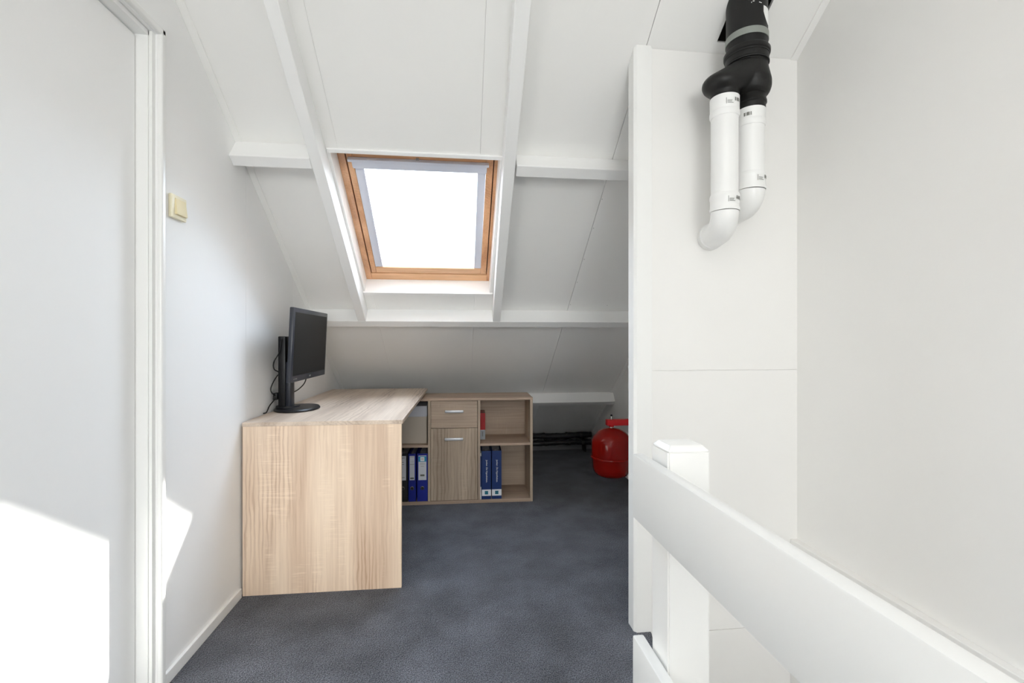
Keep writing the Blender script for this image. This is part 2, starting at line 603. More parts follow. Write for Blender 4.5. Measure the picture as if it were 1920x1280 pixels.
# ---- stairwell sides
bm = B()
box(bm, 0.40, 0.485, -1.3, 0.98, -2.75, -0.2)
box(bm, 0.40, 1.42, -1.3, -1.22, -2.75, -0.2)
box(bm, 0.40, 0.485, 0.98, 1.652, -2.75, -0.2)
struct('wall_stairwell', bm, M['cream'])
bm = B()
box(bm, 0.40, 1.42, -1.3, 1.75, -2.80, -2.75)
struct('floor_below', bm, M['carpet'])

# ---- back wall behind the camera, with an invented window added for the rear fill light
bm = B()
WX0, WX1, WZ0, WZ1 = -0.70, 1.00, 0.70, 2.20
for a in ((XL - 0.1, WX0, -2.75, ZC), (WX1, XR + 0.1, -2.75, ZC), (WX0, WX1, -2.75, WZ0), (WX0, WX1, WZ1, ZC)):
    box(bm, a[0], a[1], YB - 0.12, YB, a[2], a[3])
struct('wall_back', bm, M['wall'])
bm = B()
for a in ((WX0, WX0 + 0.05, WZ0, WZ1), (WX1 - 0.05, WX1, WZ0, WZ1), (WX0, WX1, WZ0, WZ0 + 0.05), (WX0, WX1, WZ1 - 0.05, WZ1), (0.13, 0.17, WZ0, WZ1)):
    box(bm, a[0], a[1], YB - 0.05, YB - 0.005, a[2], a[3], 0.003)
w2 = struct('added_window', bm, M['gloss'])
bm = B()
box(bm, WX0 + 0.04, WX1 - 0.04, YB - 0.03, YB - 0.026, WZ0 + 0.04, WZ1 - 0.04)
struct('pane', bm, M['glass'], w2)

# ---- flat ceiling behind camera and the sloping ceiling with openings
bm = B()
box(bm, XL - 0.1, XR + 0.1, YB - 0.12, YC + 0.02, ZC, ZC + 0.03)
struct('ceiling', bm, M['ceil'])

bm = B()
box(bm, -0.37, 0.67, -0.67, 0.37, 2.475, ZC)        # made-up tray that gives the overhead fill light a fitting
struct('added_fill_tray', bm, M['gloss'])
G = 0.0004
SK_S0, SK_S1 = s_of(2.053), s_of(2.790)      # roof window opening along the slope
SX0, SX1 = -0.590, 0.205
cells = []
s0, s1 = s_of(YC) - 0.05, s_of(YE + 0.12)
cols = [(XL - 0.05, -0.5225), (-0.5225, 0.0905), (0.0905, 0.700), (0.700, XR + 0.05)]
bm = B()
def slab(x0, x1, a, b, g0=True, g1=True, t=0.012):
    box(bm, x0 + ((G if abs(x0 - 0.7) > 1e-6 else 0.0013) if g0 else 0), x1 - ((G if abs(x1 - 0.7) > 1e-6 else 0.0013) if g1 else 0), a, b, 0.0, t, mat=ROOF)
slab(XL - 0.05, SX0, s0, s1, False, False)
slab(SX0, -0.5225, s0, SK_S0, False, True)
slab(SX0, -0.5225, SK_S1, s1, False, True)
slab(-0.5225, 0.0905, s0, SK_S0)
slab(-0.5225, 0.0905, SK_S1, s1)
slab(0.0905, SX1, s0, SK_S0, True, False)
slab(0.0905, SX1, SK_S1, s1, True, False)
slab(SX1, 0.700, s0, s1, False, True)
# last column, with the ragged flue opening
HX0, HX1, HY0, HY1 = 0.967, 1.112, 1.455, 1.622
hs0, hs1 = s_of(HY0), s_of(HY1)
slab(0.700, HX0, s0, s1, True, False)
slab(HX1, XR + 0.05, s0, s1, False, False)
slab(HX0, HX1, hs1, s1, False, False)
slab(HX0, HX1, s0, hs0, False, False)
# rounded right lower corner of the cut-out
cx_, cs_, rr_ = HX1 - 0.075, hs1 - 0.075, 0.075
arc = [(cx_ + rr_ * math.cos(t), cs_ + rr_ * math.sin(t)) for t in [PI / 2 * k / 8 for k in range(9)]]
for k in range(8):
    (x1_, q1), (x2_, q2) = arc[k], arc[k + 1]
    hexa(bm, [ROOF @ Vector(p) for p in ((HX1, hs1, 0), (x1_, q1, 0), (x2_, q2, 0), (HX1 - 1e-5, hs1, 0),
                                        (HX1, hs1, 0.012), (x1_, q1, 0.012), (x2_, q2, 0.012), (HX1 - 1e-5, hs1, 0.012))])
struct('ceiling_slope', bm, M['ceil'])
# backing boards above the seams (same paint)
bm = B()
for xa, xb, qa, qb in ((XL - 0.1, SX0, s0, s1 + 0.1), (SX0, SX1, s0, SK_S0), (SX0, SX1, SK_S1, s1 + 0.1), (SX1, HX0 - 0.03, s0, s1 + 0.1),
                       (HX0 - 0.03, XR + 0.1, hs1 + 0.02, s1 + 0.1)):
    box(bm, xa, xb, qa, qb, 0.0135, 0.10, mat=ROOF)
struct('ceiling_backing', bm, M['cream'])
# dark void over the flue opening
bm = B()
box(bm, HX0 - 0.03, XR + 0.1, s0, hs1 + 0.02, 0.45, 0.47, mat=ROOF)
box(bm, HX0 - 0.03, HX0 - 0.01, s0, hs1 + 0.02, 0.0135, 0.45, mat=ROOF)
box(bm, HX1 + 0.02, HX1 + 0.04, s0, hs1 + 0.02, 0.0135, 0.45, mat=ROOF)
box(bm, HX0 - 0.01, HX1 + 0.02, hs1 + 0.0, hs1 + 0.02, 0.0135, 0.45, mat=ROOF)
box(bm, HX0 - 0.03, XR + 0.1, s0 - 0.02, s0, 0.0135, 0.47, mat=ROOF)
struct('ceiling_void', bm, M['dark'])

bm = B()
for (nx, ny) in ((0.7075, 2.21), (0.709, 2.36), (0.709, 2.545), (0.709, 2.70), (0.709, 2.872), (0.955, 2.875), (0.955, 2.40)):
    lathe(bm, [(0.0, -0.0008), (0.0021, -0.0006), (0.0021, 0.002)], seg=12, cap=False, mat=ROOF @ Matrix.Translation((nx, s_of(ny), 0)))
struct('ceiling_nail_heads', bm, M['tape'])

# ---- thin cover strips between slope and side walls, and over the partition
bm = B()
box(bm, XL, XL + 0.028, s_of(YC) - 0.02, s_of(YE), -0.006, 0.0, 0.002, mat=ROOF)
struct('trim_7', bm, M['ceil'])
bm = B()
box(bm, XR - 0.028, XR, s_of(YC) - 0.02, s_of(YE), -0.006, 0.0, 0.002, mat=ROOF)
struct('trim_8', bm, M['ceil'])

# ---- roof timbers
D = 0.095
W_ = 0.056
def timber(name, x0, x1, s, d=D, w_=W_, x0b=None, x1b=None):
    bm = B()
    box(bm, x0, x1, s, s + w_, -d, 0.0, 0.003, mat=ROOF)
    return struct(name, bm, M['beam'])
timber('trim_9', XL, -0.621, s_of(2.029), 0.102, 0.050)
timber('trim_10', 0.250, XR, s_of(2.031), 0.083, 0.056)
timber('trim_11', XL, XR, s_of(2.921), 0.096, 0.056)
timber('trim_12', XL, XR, s_of(3.814), 0.094, 0.054)
def rafter(name, xt0, xt1, xb0, xb1, ya=YC - 0.01, yb=2.921):
    sa, sb = s_of(ya) , s_of(yb) + 0.001
    # bottom edge x limits measured at y=1.50 and y=2.87
    def ex(p0, p1, y):
        return p0 + (p1 - p0) * (y - 1.50) / (2.87 - 1.50)
    bm = B()
    P = []
    for n_ in (-D, 0.0):
        P += [(ex(xt0, xb0, ya), sa, n_), (ex(xt1, xb1, ya), sa, n_), (ex(xt1, xb1, yb), sb, n_), (ex(xt0, xb0, yb), sb, n_)]
    hexa(bm, [ROOF @ Vector(p) for p in P], 0.003)
    return struct(name, bm, M['beam'])
rafter('trim_13', -0.623, -0.5765, -0.6185, -0.5700)
rafter('trim_14', 0.179, 0.2345, 0.2060, 0.2540)

# ---- lining of the roof window recess
bm = B()
ST1 = s_of(2.790)
box(bm, SX0, -0.561, SK_S0 - 0.02, ST1, 0.001, 0.125, 0.001, mat=ROOF)          # left board
box(bm, 0.1815, SX1 + 0.012, SK_S0 - 0.02, ST1, 0.001, 0.125, 0.001, mat=ROOF)  # right board
struct('trim_15', bm, M['beam'])
bm = B()
box(bm, -0.572, 0.203, ST1 - 0.004, ST1 + 0.022, -0.010, 0.100, 0.002, mat=ROOF)  # sill
struct('trim_16', bm, M['beam'])
bm = B()
box(bm, -0.571, 0.196, SK_S0 - 0.018, SK_S0, -0.009, 0.125, 0.002, mat=ROOF)      # head
struct('trim_17', bm, M['beam'])

# ---- roof window
FN0, FN1 = 0.100, 0.190
fx0, fx1 = -0.528, 0.1655
fs0, fs1 = s_of(2.163, .1) - 0.060, s_of(2.803, .1)
bm = B()
box(bm, -0.592, fx0, SK_S0 - 0.03, s_of(2.861, .1) + 0.03, FN0, FN1, 0.002, mat=ROOF)
box(bm, fx1, 0.215, SK_S0 - 0.03, s_of(2.861, .1) + 0.03, FN0, FN1, 0.002, mat=ROOF)
win = struct('window_1', bm, M['pineS'])
bm = B()
box(bm, fx0, fx1, fs1, s_of(2.861, .1) + 0.03, FN0, FN1, 0.002, mat=ROOF)
struct('window_frame', bm, M['pine'], win)
bm = B()
box(bm, fx0, fx1, SK_S0 - 0.03, fs0 + 0.0, FN0, FN1, 0.002, mat=ROOF)
struct('window_frame', bm, M['pine'], win)
# dark gasket seen through the gap
bm = B()
box(bm, fx0, fx1, fs1 - 0.02, fs1, 0.14, 0.17, mat=ROOF)
box(bm, fx0, fx0 + 0.02, fs0, fs1, 0.14, 0.17, mat=ROOF)
box(bm, fx1 - 0.02, fx1, fs0, fs1, 0.14, 0.17, mat=ROOF)
struct('gasket', bm, M['rubber'], win)
sx0, sx1 = -0.5225, 0.1605
ix0, ix1 = -0.494, 0.127
ss0, ss1 = fs0 + 0.005, fs1 - 0.006
is0, is1 = ss0 + 0.10, s_of(2.762, .1)
SN0, SN1 = 0.099, 0.185
bm = B()
box(bm, sx0, ix0, ss0, ss1, SN0, SN1, 0.003, mat=ROOF)
box(bm, ix1, sx1, ss0, ss1, SN0, SN1, 0.003, mat=ROOF)
sash = struct('sash', bm, M['pineS'], win)
bm = B()
box(bm, ix0, ix1, is1, ss1, SN0, SN1, 0.003, mat=ROOF)
struct('sash_rail', bm, M['pine'], sash)
bm = B()
box(bm, ix0, ix1, ss0, is0, SN0, SN1, 0.003, mat=ROOF)
struct('sash_rail', bm, M['pine'], sash)
# sloped inner glazing bead along the bottom, with window flare painted into its colour
bm = B()
q = is1
hexa(bm, [ROOF @ Vector(p) for p in ((ix0, q - 0.001, 0.104), (ix1, q - 0.001, 0.104), (ix1, q + 0.02, 0.104), (ix0, q + 0.02, 0.104),
                                    (ix0, q - 0.010, 0.148), (ix1, q - 0.010, 0.148), (ix1, q + 0.02, 0.148), (ix0, q + 0.02, 0.148))])
struct('glazing_bead', bm, M['pale'], sash)
bm = B()
box(bm, ix0 - 0.004, ix1 + 0.004, is0 - 0.004, is1 + 0.004, 0.150, 0.154, mat=ROOF)
struct('pane', bm, M['glass'], win)

# roller blind on the sash
t = Thing('roller_blind', ROOF @ Vector((-0.185, is0, 0.09)), 'grey roof window roller blind, rolled up, with two pale side rails', 'blind')
q0 = s_of(2.178, .1)
bm = B()
box(bm, -0.516, 0.139, q0, q0 + 0.014, 0.074, 0.099, 0.003, mat=ROOF)
box(bm, -0.500, 0.130, q0 + 0.008, q0 + 0.052, 0.080, 0.125, 0.006, mat=ROOF)
t.part('cassette', bm, M['blind'], smooth=True)
for xa, xb in ((-0.4935, -0.452), (0.0865, 0.1265)):
    bm = B()
    box(bm, xa, xb, q0 + 0.045, is1 - 0.004, 0.100, 0.114, 0.002, mat=ROOF)
    t.part('side_rail', bm, M['blind'], smooth=True)
bm = B()
box(bm, -0.452, 0.0865, q0 + 0.050, q0 + 0.066, 0.104, 0.116, 0.004, mat=ROOF)
t.part('bottom_bar', bm, M['blind'], smooth=True)
bm = B()
box(bm, -0.205, -0.190, q0 - 0.010, q0 + 0.001, 0.088, 0.100, 0.002, mat=ROOF)
t.part('clip', bm, M['steel'])

# ------------------------------------------------------------------ light switch
t = Thing('light_switch', (XL, 1.625, 1.536), 'aged ivory square light switch on the left wall beside the door frame', 'light switch')
bm = B()
box(bm, XL, XL + 0.012, 1.585, 1.665, 1.498, 1.575, 0.003)
t.part('cover_plate', bm, M['ivory2'], smooth=True)
bm = B()
hexa(bm, [(XL + 0.010, 1.600, 1.511), (XL + 0.0205, 1.600, 1.511), (XL + 0.0205, 1.656, 1.511), (XL + 0.010, 1.656, 1.511),
          (XL + 0.010, 1.600, 1.564), (XL + 0.0145, 1.600, 1.564), (XL + 0.0145, 1.656, 1.564), (XL + 0.010, 1.656, 1.564)], 0.0015)
t.part('rocker', bm, M['ivory'], smooth=True)

# ------------------------------------------------------------------ desk
DA = math.atan2(-0.02, 0.669)                 # the desk stands a touch out of square
t = Thing('desk', (-0.928, 2.070, 0.0), 'pale oak desk with a full height end panel, pushed against the left wall', 'desk', rotz=-0.012)
# built in desk coordinates: x right, y back
DH, DT, DW, DL = 0.745, 0.0175, 0.677, 1.335
bm = B()
box(bm, 0.0, DW, 0.0, DL, DH - DT, DH, 0.0012)
t.part('desk_top', bm, M['oakY'], local=True)
bm = B()
box(bm, 0.002, DW - 0.006, 0.001, 0.0185, 0.0, DH - DT, 0.0008)
t.part('end_panel', bm, M['oakZ'], local=True)
bm = B()
box(bm, 0.006, 0.022, 0.0186, 0.85, 0.32, DH - DT)
t.part('back_panel', bm, M['oakZ'], local=True)
bm = B()
box(bm, 0.10, 0.55, 1.04, 1.25, 0.7085, DH - DT - 0.0002)
t.part('support_block', bm, M['coak'], local=True)

# ------------------------------------------------------------------ shelving cabinet
CA = math.atan2(-0.02, 0.884)
CO = Vector((0.495, 3.065, 0.0))
CR = Matrix.Rotation(CA, 4, 'Z')
t = Thing('shelving_cabinet', CO, 'low oak cabinet with drawer, door and open shelves, half under the desk top', 'cabinet', rotz=CA)
CD = 0.305
PT = 0.0165
def cb(x0, x1, y0, y1, z0, z1, bev=0.0008):
    bm = B()
    box(bm, -x0, -x1, y0, y1, z0, z1, 0)
    if bev:
        bmesh.ops.bevel(bm, geom=bm.edges[:], offset=bev, segments=1, affect='EDGES')
    return bm
t.part('top_panel', cb(0.0, 1.063, 0, CD, 0.692, 0.7085), M['coak'], local=True)
t.part('bottom_panel', cb(PT, 1.063 - PT, 0.0, CD, 0.0, 0.0222), M['coak'], local=True)
t.part('side_panel', cb(0.0, PT + 0.002, 0.0, CD, 0.0, 0.6918), M['coakZ'], local=True)
t.part('side_panel', cb(1.063 - PT - 0.002, 1.063, 0.0, CD, 0.0, 0.6918), M['coakZ'], local=True)
t.part('divider', cb(0.3577, 0.3745, 0.0, CD - 0.008, 0.0224, 0.6918), M['coakZ'], local=True)
t.part('divider', cb(0.6885, 0.7060, 0.0, CD - 0.008, 0.0224, 0.6918), M['coakZ'], local=True)
t.part('shelf', cb(0.0187, 0.3575, 0.002, CD - 0.008, 0.3838, 0.4000), M['coak'], local=True)
t.part('shelf', cb(0.7062, 1.0444, 0.002, CD - 0.008, 0.3815, 0.3978), M['coak'], local=True)
t.part('back_panel', cb(0.0187, 1.0444, CD - 0.007, CD - 0.002, 0.0224, 0.6916, 0), M['coakX'], local=True)
dr = t.part('drawer', cb(0.3768, 0.6862, 0.002, 0.018, 0.5092, 0.6895), M['coakX'], local=True)
dd = t.part('door', cb(0.3768, 0.6862, 0.002, 0.018, 0.0245, 0.5062), M['coakZ'], local=True)
def handle(x0, x1, z0, z1, par):
    bm = B()
    box(bm, -x1, -x0, -0.026, -0.014, z0, z1, 0.003)
    box(bm, -x1 + 0.004, -x1 + 0.012, -0.016, 0.002, z0 + 0.002, z1 - 0.002, 0)
    box(bm, -x0 - 0.012, -x0 - 0.004, -0.016, 0.002, z0 + 0.002, z1 - 0.002, 0)
    t.part('handle', bm, M['alu'], par, local=True, smooth=True)
handle(0.4700, 0.5930, 0.6135, 0.6310, dr)
handle(0.4715, 0.5945, 0.4290, 0.4470, dd)

def cab_thing(name, x, y, z, label, cat, group=None):
    return Thing(name, CO + CR @ Vector((-x, y, z)), label, cat, rotz=CA, group=group)

# lever arch files; local: x right, y back, z up, origin bottom front centre
def lever_file(x_hi, x_lo, mat, label, lab=None, hole=True, h=0.318, z=0.0228, y=0.006, depth=0.275, group='files on the lower shelves', top=True):
    wdt = x_hi - x_lo
    f = cab_thing('ring_binder', (x_hi + x_lo) / 2, y, z, label, 'binder', group)
    hw = wdt / 2 - 0.0006
    bm = B()
    box(bm, -hw, hw, 0.0, 0.003, 0, h, 0.0008)                # spine
    box(bm, -hw, -hw + 0.0025, 0.003, depth, 0, h)
    box(bm, hw - 0.0025, hw, 0.003, depth, 0, h)
    f.part('cover', bm, mat, local=True)
    bm = B()
    box(bm, -hw + 0.005, hw - 0.006, 0.03, depth - 0.02, 0.006, h - 0.022)
    f.part('papers', bm, M['paper'], local=True)
    if top:
        bm = B()
        tube(bm, [(-hw * 0.5, 0.05, h - 0.02), (-hw * 0.5, 0.05, h + 0.001), (hw * 0.5, 0.05, h + 0.001), (hw * 0.5, 0.05, h - 0.02)], 0.0015, 8)
        f.part('lever_arch', bm, M['steel'], local=True)
    if hole:
        zz = 0.088
        bm = B()
        mt = Matrix.Translation((0, 0, zz)) @ Matrix.Rotation(PI / 2, 4, 'X')
        rg = 0.0125
        for k in range(1):
            lathe(bm, [(0.0085, 0.0), (0.0095, 0.0016), (rg, 0.0012), (rg, -0.0005)], seg=32, cap=False, mat=mt)
        ring = f.part('finger_ring', bm, M['steel'], local=True, smooth=True)
        bm = B()
        lathe(bm, [(0.0, 0.0006), (0.009, 0.0006), (0.009, 0.0)], seg=24, cap=False, mat=mt)
        f.part('finger_hole', bm, M['rubber'], ring, local=True)
    return f, hw
def flat(f, name, x0, x1, z0, z1, mat, parent=None, y=-0.0008):
    bm = B()
    box(bm, x0, x1, y, 0.0002, z0, z1)
    return f.part(name, bm, mat, parent, local=True)

f, hw = lever_file(0.905, 0.839, M['bblack'], 'black lever arch file with a white spine label, nearest the desk end panel')
l = flat(f, 'spine_label', -0.019, 0.0215, 0.1425, 0.304, M['paper'])
for k, (zz, ww) in enumerate(((0.290, .014), (0.262, .006), (0.247, .008), (0.160, .012))):
    flat(f, 'print', 0.0 - ww, 0.0 + ww, zz, zz + 0.003, M['ink'], l, -0.0011)
f, hw = lever_file(0.8355, 0.7862, M['bblue'], 'slim royal blue lever arch file with a narrow white label')
l = flat(f, 'spine_label', -0.0165, 0.0165, 0.1425, 0.304, M['paper'])
for zz, ww, hh in ((0.297, .014, .002), (0.265, .013, .0012), (0.247, .014, .002), (0.150, .012, .010)):
    flat(f, 'print', -ww, ww, zz, zz + hh, M['ink'] if hh > .0015 else M['inkl'], l, -0.0011)
f, hw = lever_file(0.7780, 0.7085, M['bblue'], 'wide royal blue lever arch file whose white label has a cyan top block')
l = flat(f, 'spine_label', -0.0265, 0.0265, 0.1415, 0.305, M['paper'])
flat(f, 'print', -0.026, 0.026, 0.264, 0.300, M['cyan'], l, -0.0010)
c_ = flat(f, 'emblem', -0.0135, 0.0135, 0.268, 0.295, M['white'], l, -0.0013)
flat(f, 'emblem_mark', -0.009, 0.009, 0.279, 0.285, M['card'], l, -0.0016)
for zz, ww, hh in ((0.247, .016, .003), (0.232, .011, .003), (0.167, .014, .012)):
    flat(f, 'print', -ww, ww, zz, zz + hh, M['inkl'] if hh < .005 else M['ink'], l, -0.0011)

for (a, b_, side) in ((0.3472, 0.2838, 'left'), (0.2790, 0.2128, 'right')):
    f, hw = lever_file(a, b_, M['bnavy'], 'deep blue binder with white spine lettering, %s one of the matching pair' % side, hole=False, h=0.326,
                       group='lettered blue binders')
    l = flat(f, 'white_band', -hw, hw, 0.0225, 0.0650, M['white'])
    em = flat(f, 'emblem', -0.0115, 0.0115, 0.0325, 0.0555, M['teal'], l, -0.0014)
    for xx in (-0.006, 0.0, 0.006):
        flat(f, 'emblem_line', xx - 0.0008, xx + 0.0008, 0.0345, 0.0535, M['bnavy'], l, -0.0018)
    mt = Matrix.Translation((0.002, -0.0006, 0.188)) @ Matrix.Rotation(PI / 2, 4, 'X') @ Matrix.Rotation(-PI / 2, 4, 'Z')
    text_mesh('Jonker. De Hypotheken.', 0.0155, M['white'], 'spine_lettering', f.o, mt)
# thin white folder squeezed in beside the binders
f = cab_thing('paper_folder', 0.3535, 0.004, 0.0228, 'thin white paper folder squeezed between the cabinet divider and a lettered binder', 'folder')
bm = B()
box(bm, -0.003, 0.003, 0, 0.22, 0, 0.312, 0.0006)
f.part('cover', bm, M['white'], local=True)
flat(f, 'print', -0.0032, 0.0032, 0.085, 0.292, M['bnavy'], y=-0.0004)
# book in the upper right compartment
bk = cab_thing('book', 0.338, 0.125, 0.4004, 'narrow book with a red spine over grey, in the upper open shelf', 'book')
bm = B()
box(bm, -0.018, 0.018, 0, 0.15, 0, 0.185, 0.0015)
bk.part('cover', bm, M['bookgrey'], local=True)
bm = B()
box(bm, -0.0182, 0.0182, -0.0008, 0.150, 0.068, 0.1855, 0.001)
rd = bk.part('red_cover', bm, M['bookred'], local=True)
bm = B()
box(bm, -0.014, 0.012, -0.0012, 0.001, 0.0655, 0.0675)
bk.part('print', bm, M['white'], local=True)
bm = B()
box(bm, -0.003, 0.002, -0.0008, 0.001, 0.022, 0.056)
bk.part('print', bm, M['ink'], local=True)
# storage box with lid
bx = cab_thing('storage_box', 0.880, 0.050, 0.3980, 'beige cardboard storage box with a pale grey lid in the upper left shelf', 'box')
bm = B()
box(bm, -0.162, 0.162, 0.0015, 0.235, 0, 0.186, 0.003)
bx.part('body', bm, M['card'], local=True)
bm = B()
box(bm, -0.1635, 0.1635, 0.0, 0.2365, 0.181, 0.254, 0.003)
bx.part('lid', bm, M['lid'], local=True)

# ------------------------------------------------------------------ monitor
t = Thing('monitor', (-0.825, 2.44, 0.745), 'black flat screen monitor on an oval foot, standing on the desk', 'monitor')
bm = B()
seg = 64
prof = [(0.0, 0.7455), (0.94, 0.7455), (1.0, 0.748), (1.0, 0.752), (0.955, 0.758), (0.30, 0.762), (0.0, 0.762)]
lathe(bm, prof, seg=seg)
for v in bm.verts:
    v.co.x = -0.825 + v.co.x * 0.105
    v.co.y = 2.44 + v.co.y * 0.132
t.part('base', bm, M['blackpl'], smooth=True)
bm = B()
lathe(bm, [(0.0, 0.760), (0.058, 0.760), (0.055, 0.767), (0.0, 0.767)], (-0.868, 2.435), 40)
t.part('swivel_collar', bm, M['blackpl'], smooth=True)
bm = B()
box(bm, -0.9050, -0.8700, 2.398, 2.470, 0.762, 1.118, 0.004)
st = t.part('stand_column', bm, M['blackpl'], smooth=True)
bm = B()
box(bm, -0.8720, -0.8470, 2.404, 2.464, 0.762, 0.99, 0.006)
t.part('column_cover', bm, M['navypl'], st, smooth=True)
bm = B()
box(bm, -0.9250, -0.9055, 2.385, 2.425, 0.800, 0.835, 0.003)
t.part('cable_clip', bm, M['blackpl'], st, smooth=True)
# tilted housing: local frame for the panel, x = thickness (towards viewer side +), y = width, z = up
TILT = math.radians(2.6)
MP = Matrix.Translation((-0.7745, 2.468, 0.900)) @ Matrix.Rotation(TILT, 4, 'Y')
bm = B()
PW, PH = 0.268, 0.352
box(bm, -0.020, 0.0, -PW, PW, 0, PH, 0.004, mat=MP)
hs = t.part('screen_housing', bm, M['navypl'], smooth=True)
bm = B()
hexa(bm, [MP @ Vector(p) for p in ((-0.050, -0.17, 0.05), (-0.018, -PW + 0.004, 0.004), (-0.018, PW - 0.004, 0.004), (-0.050, 0.17, 0.05),
                                  (-0.050, -0.17, 0.25), (-0.018, -PW + 0.004, PH - 0.02), (-0.018, PW - 0.004, PH - 0.02), (-0.050, 0.17, 0.25))], 0.003)
t.part('rear_shell', bm, M['blackpl'], hs, smooth=True)
bm = B()
box(bm, -0.085, -0.045, -0.045, 0.045, 0.10, 0.21, 0.003, mat=MP)
t.part('mount', bm, M['blackpl'], smooth=True)
bm = B()
box(bm, -0.0002, 0.0007, -PW + 0.020, PW - 0.020, 0.032, PH - 0.022, mat=MP)
t.part('display', bm, M['screen'], hs)
bm = B()
box(bm, -0.001, 0.0013, -PW + 0.019, PW - 0.019, 0.0295, 0.032, 0.0005, mat=MP)
box(bm, -0.001, 0.0013, -PW + 0.017, PW - 0.017, PH - 0.0222, PH - 0.0205, 0.0003, mat=MP)
box(bm, -0.001, 0.0013, PW - 0.0202, PW - 0.018, 0.030, PH - 0.021, 0.0003, mat=MP)
t.part('bezel_edge', bm, M['blackpl'], hs)
bm = B()
for yy in (-0.238, -0.226, -0.214, -0.200):
    box(bm, -0.001, 0.0012, yy, yy + 0.006, 0.013, 0.017, mat=MP)
t.part('buttons', bm, M['steel'], hs)
bm = B()
box(bm, -0.001, 0.0010, -0.010, 0.012, 0.011, 0.019, 0.0003, mat=MP)
t.part('badge', bm, M['tape'], hs)
def cable(pts, r=0.0027):
    bm = B()
    tube(bm, smooth_path(pts, 10), r, 10)
    t.part('cable', bm, M['rubber'], smooth=True)
cable([(-0.885, 2.395, 1.105), (-0.893, 2.385, 1.04), (-0.915, 2.375, 0.99), (-0.918, 2.385, 0.955), (-0.903, 2.400, 0.940)])
cable([(-0.905, 2.398, 0.925), (-0.915, 2.372, 0.895), (-0.920, 2.350, 0.86), (-0.917, 2.362, 0.835), (-0.912, 2.390, 0.822)])
cable([(-0.912, 2.390, 0.812), (-0.916, 2.372, 0.798), (-0.922, 2.340, 0.778), (-0.926, 2.315, 0.751), (-0.929, 2.29, 0.750)])
cable([(-0.80, 2.52, 0.95), (-0.812, 2.515, 0.88), (-0.835, 2.497, 0.845), (-0.862, 2.472, 0.825)])

# ------------------------------------------------------------------ flue
FX, FY, FR = 1.015, 1.514, 0.069
t = Thing('flue_pipe', (FX, FY, 2.35), 'black twin flue pipe coming down through the cut-out in the sloping ceiling', 'flue pipe')
bm = B()
lathe(bm, [(FR - 0.002, 2.06), (FR - 0.002, 2.70)], (FX, FY), 64)
t.part('pipe', bm, M['flue'], smooth=True)
bm = B()
lathe(bm, [(FR - 0.004, 2.150), (FR + 0.0006, 2.150), (FR + 0.0006, 2.173), (FR - 0.004, 2.173)], (FX, FY), 64, cap=False)
t.part('clamp_band', bm, M['tape'], smooth=True)
bm = B()
lathe(bm, [(FR - 0.004, 2.078), (FR + 0.001, 2.078), (FR + 0.0015, 2.101), (FR + 0.006, 2.106), (FR + 0.0065, 2.117), (FR + 0.002, 2.124), (FR - 0.004, 2.125)], (FX, FY), 64, cap=False)
t.part('coupling_sleeve', bm, M['flue'], smooth=True)
for zz in (2.0995, 2.0735):
    bm = B()
    lathe(bm, [(FR - 0.004, zz - 0.002), (FR + 0.003, zz - 0.002), (FR + 0.003, zz + 0.002), (FR - 0.004, zz + 0.002)], (FX, FY), 64, cap=False)
    t.part('seal_ring', bm, M['rubber'], smooth=True)
# paint scrape on the pipe
bm = B()
def cyl_patch(bm, cx, cy, r, a0, a1, z0, z1, n=6, bottom=None):
    lo, hi = [], []
    for k in range(n + 1):
        a = a0 + (a1 - a0) * k / n
        zl = z0 if bottom is None else z0 + bottom[k]
        lo.append(bm.verts.new((cx + r * math.cos(a), cy + r * math.sin(a), zl)))
        hi.append(bm.verts.new((cx + r * math.cos(a), cy + r * math.sin(a), z1)))
    for k in range(n):
        bm.faces.new((lo[k], lo[k + 1], hi[k + 1], hi[k]))
A0 = math.radians(-68)
cyl_patch(bm, FX, FY, FR - 0.0014, math.radians(-74), math.radians(-40), 2.190, 2.246, 6, [0.034, 0.020, 0.010, 0.004, 0.0, 0.0, 0.004])
rs = random.Random(3)
for k in range(9):
    aa = math.radians(-118 + 5.5 * k + rs.uniform(-2, 2))
    zz = 2.262 + rs.uniform(-0.012, 0.012)
    cyl_patch(bm, FX, FY, FR - 0.0014, aa, aa + rs.uniform(0.03, 0.09), zz, zz + rs.uniform(0.001, 0.004), 2)
t.part('paint_scrape', bm, M['pvc'])
# branch adapter: hulls welded by a voxel remesh
LXc, LYc, RXc, RYc, PR = 0.9200, 1.4955, 1.029, 1.512, 0.0445
def ringpts(cx, cy, r, z, n=28):
    return [(cx + r * math.cos(2 * PI * k / n), cy + r * math.sin(2 * PI * k / n), z) for k in range(n)]
def hull(bm, pts):
    vs = [bm.verts.new(p) for p in pts]
    r = bmesh.ops.convex_hull(bm, input=vs)
    junk = list({g for g in r['geom_interior'] + r['geom_unused'] if isinstance(g, bmesh.types.BMVert)})
    if junk:
        bmesh.ops.delete(bm, geom=junk, context='VERTS')
def ellips(cx, cy, cz, rx, ry, rz, n=14):
    out = []
    for i in range(1, n):
        p = PI * i / n
        for k in range(24):
            a = 2 * PI * k / 24
            out.append((cx + rx * math.sin(p) * math.cos(a), cy + ry * math.sin(p) * math.sin(a), cz + rz * math.cos(p)))
    return out
bm = B()
hull(bm, ringpts(FX, FY, FR - 0.004, 2.070) + ringpts(FX, FY, FR, 2.058) + ellips(LXc - 0.006, LYc, 1.988, 0.071, 0.064, 0.040)
     + ringpts(RXc - 0.006, RYc, 0.064, 2.020) + ringpts(RXc - 0.008, RYc, 0.052, 2.004))
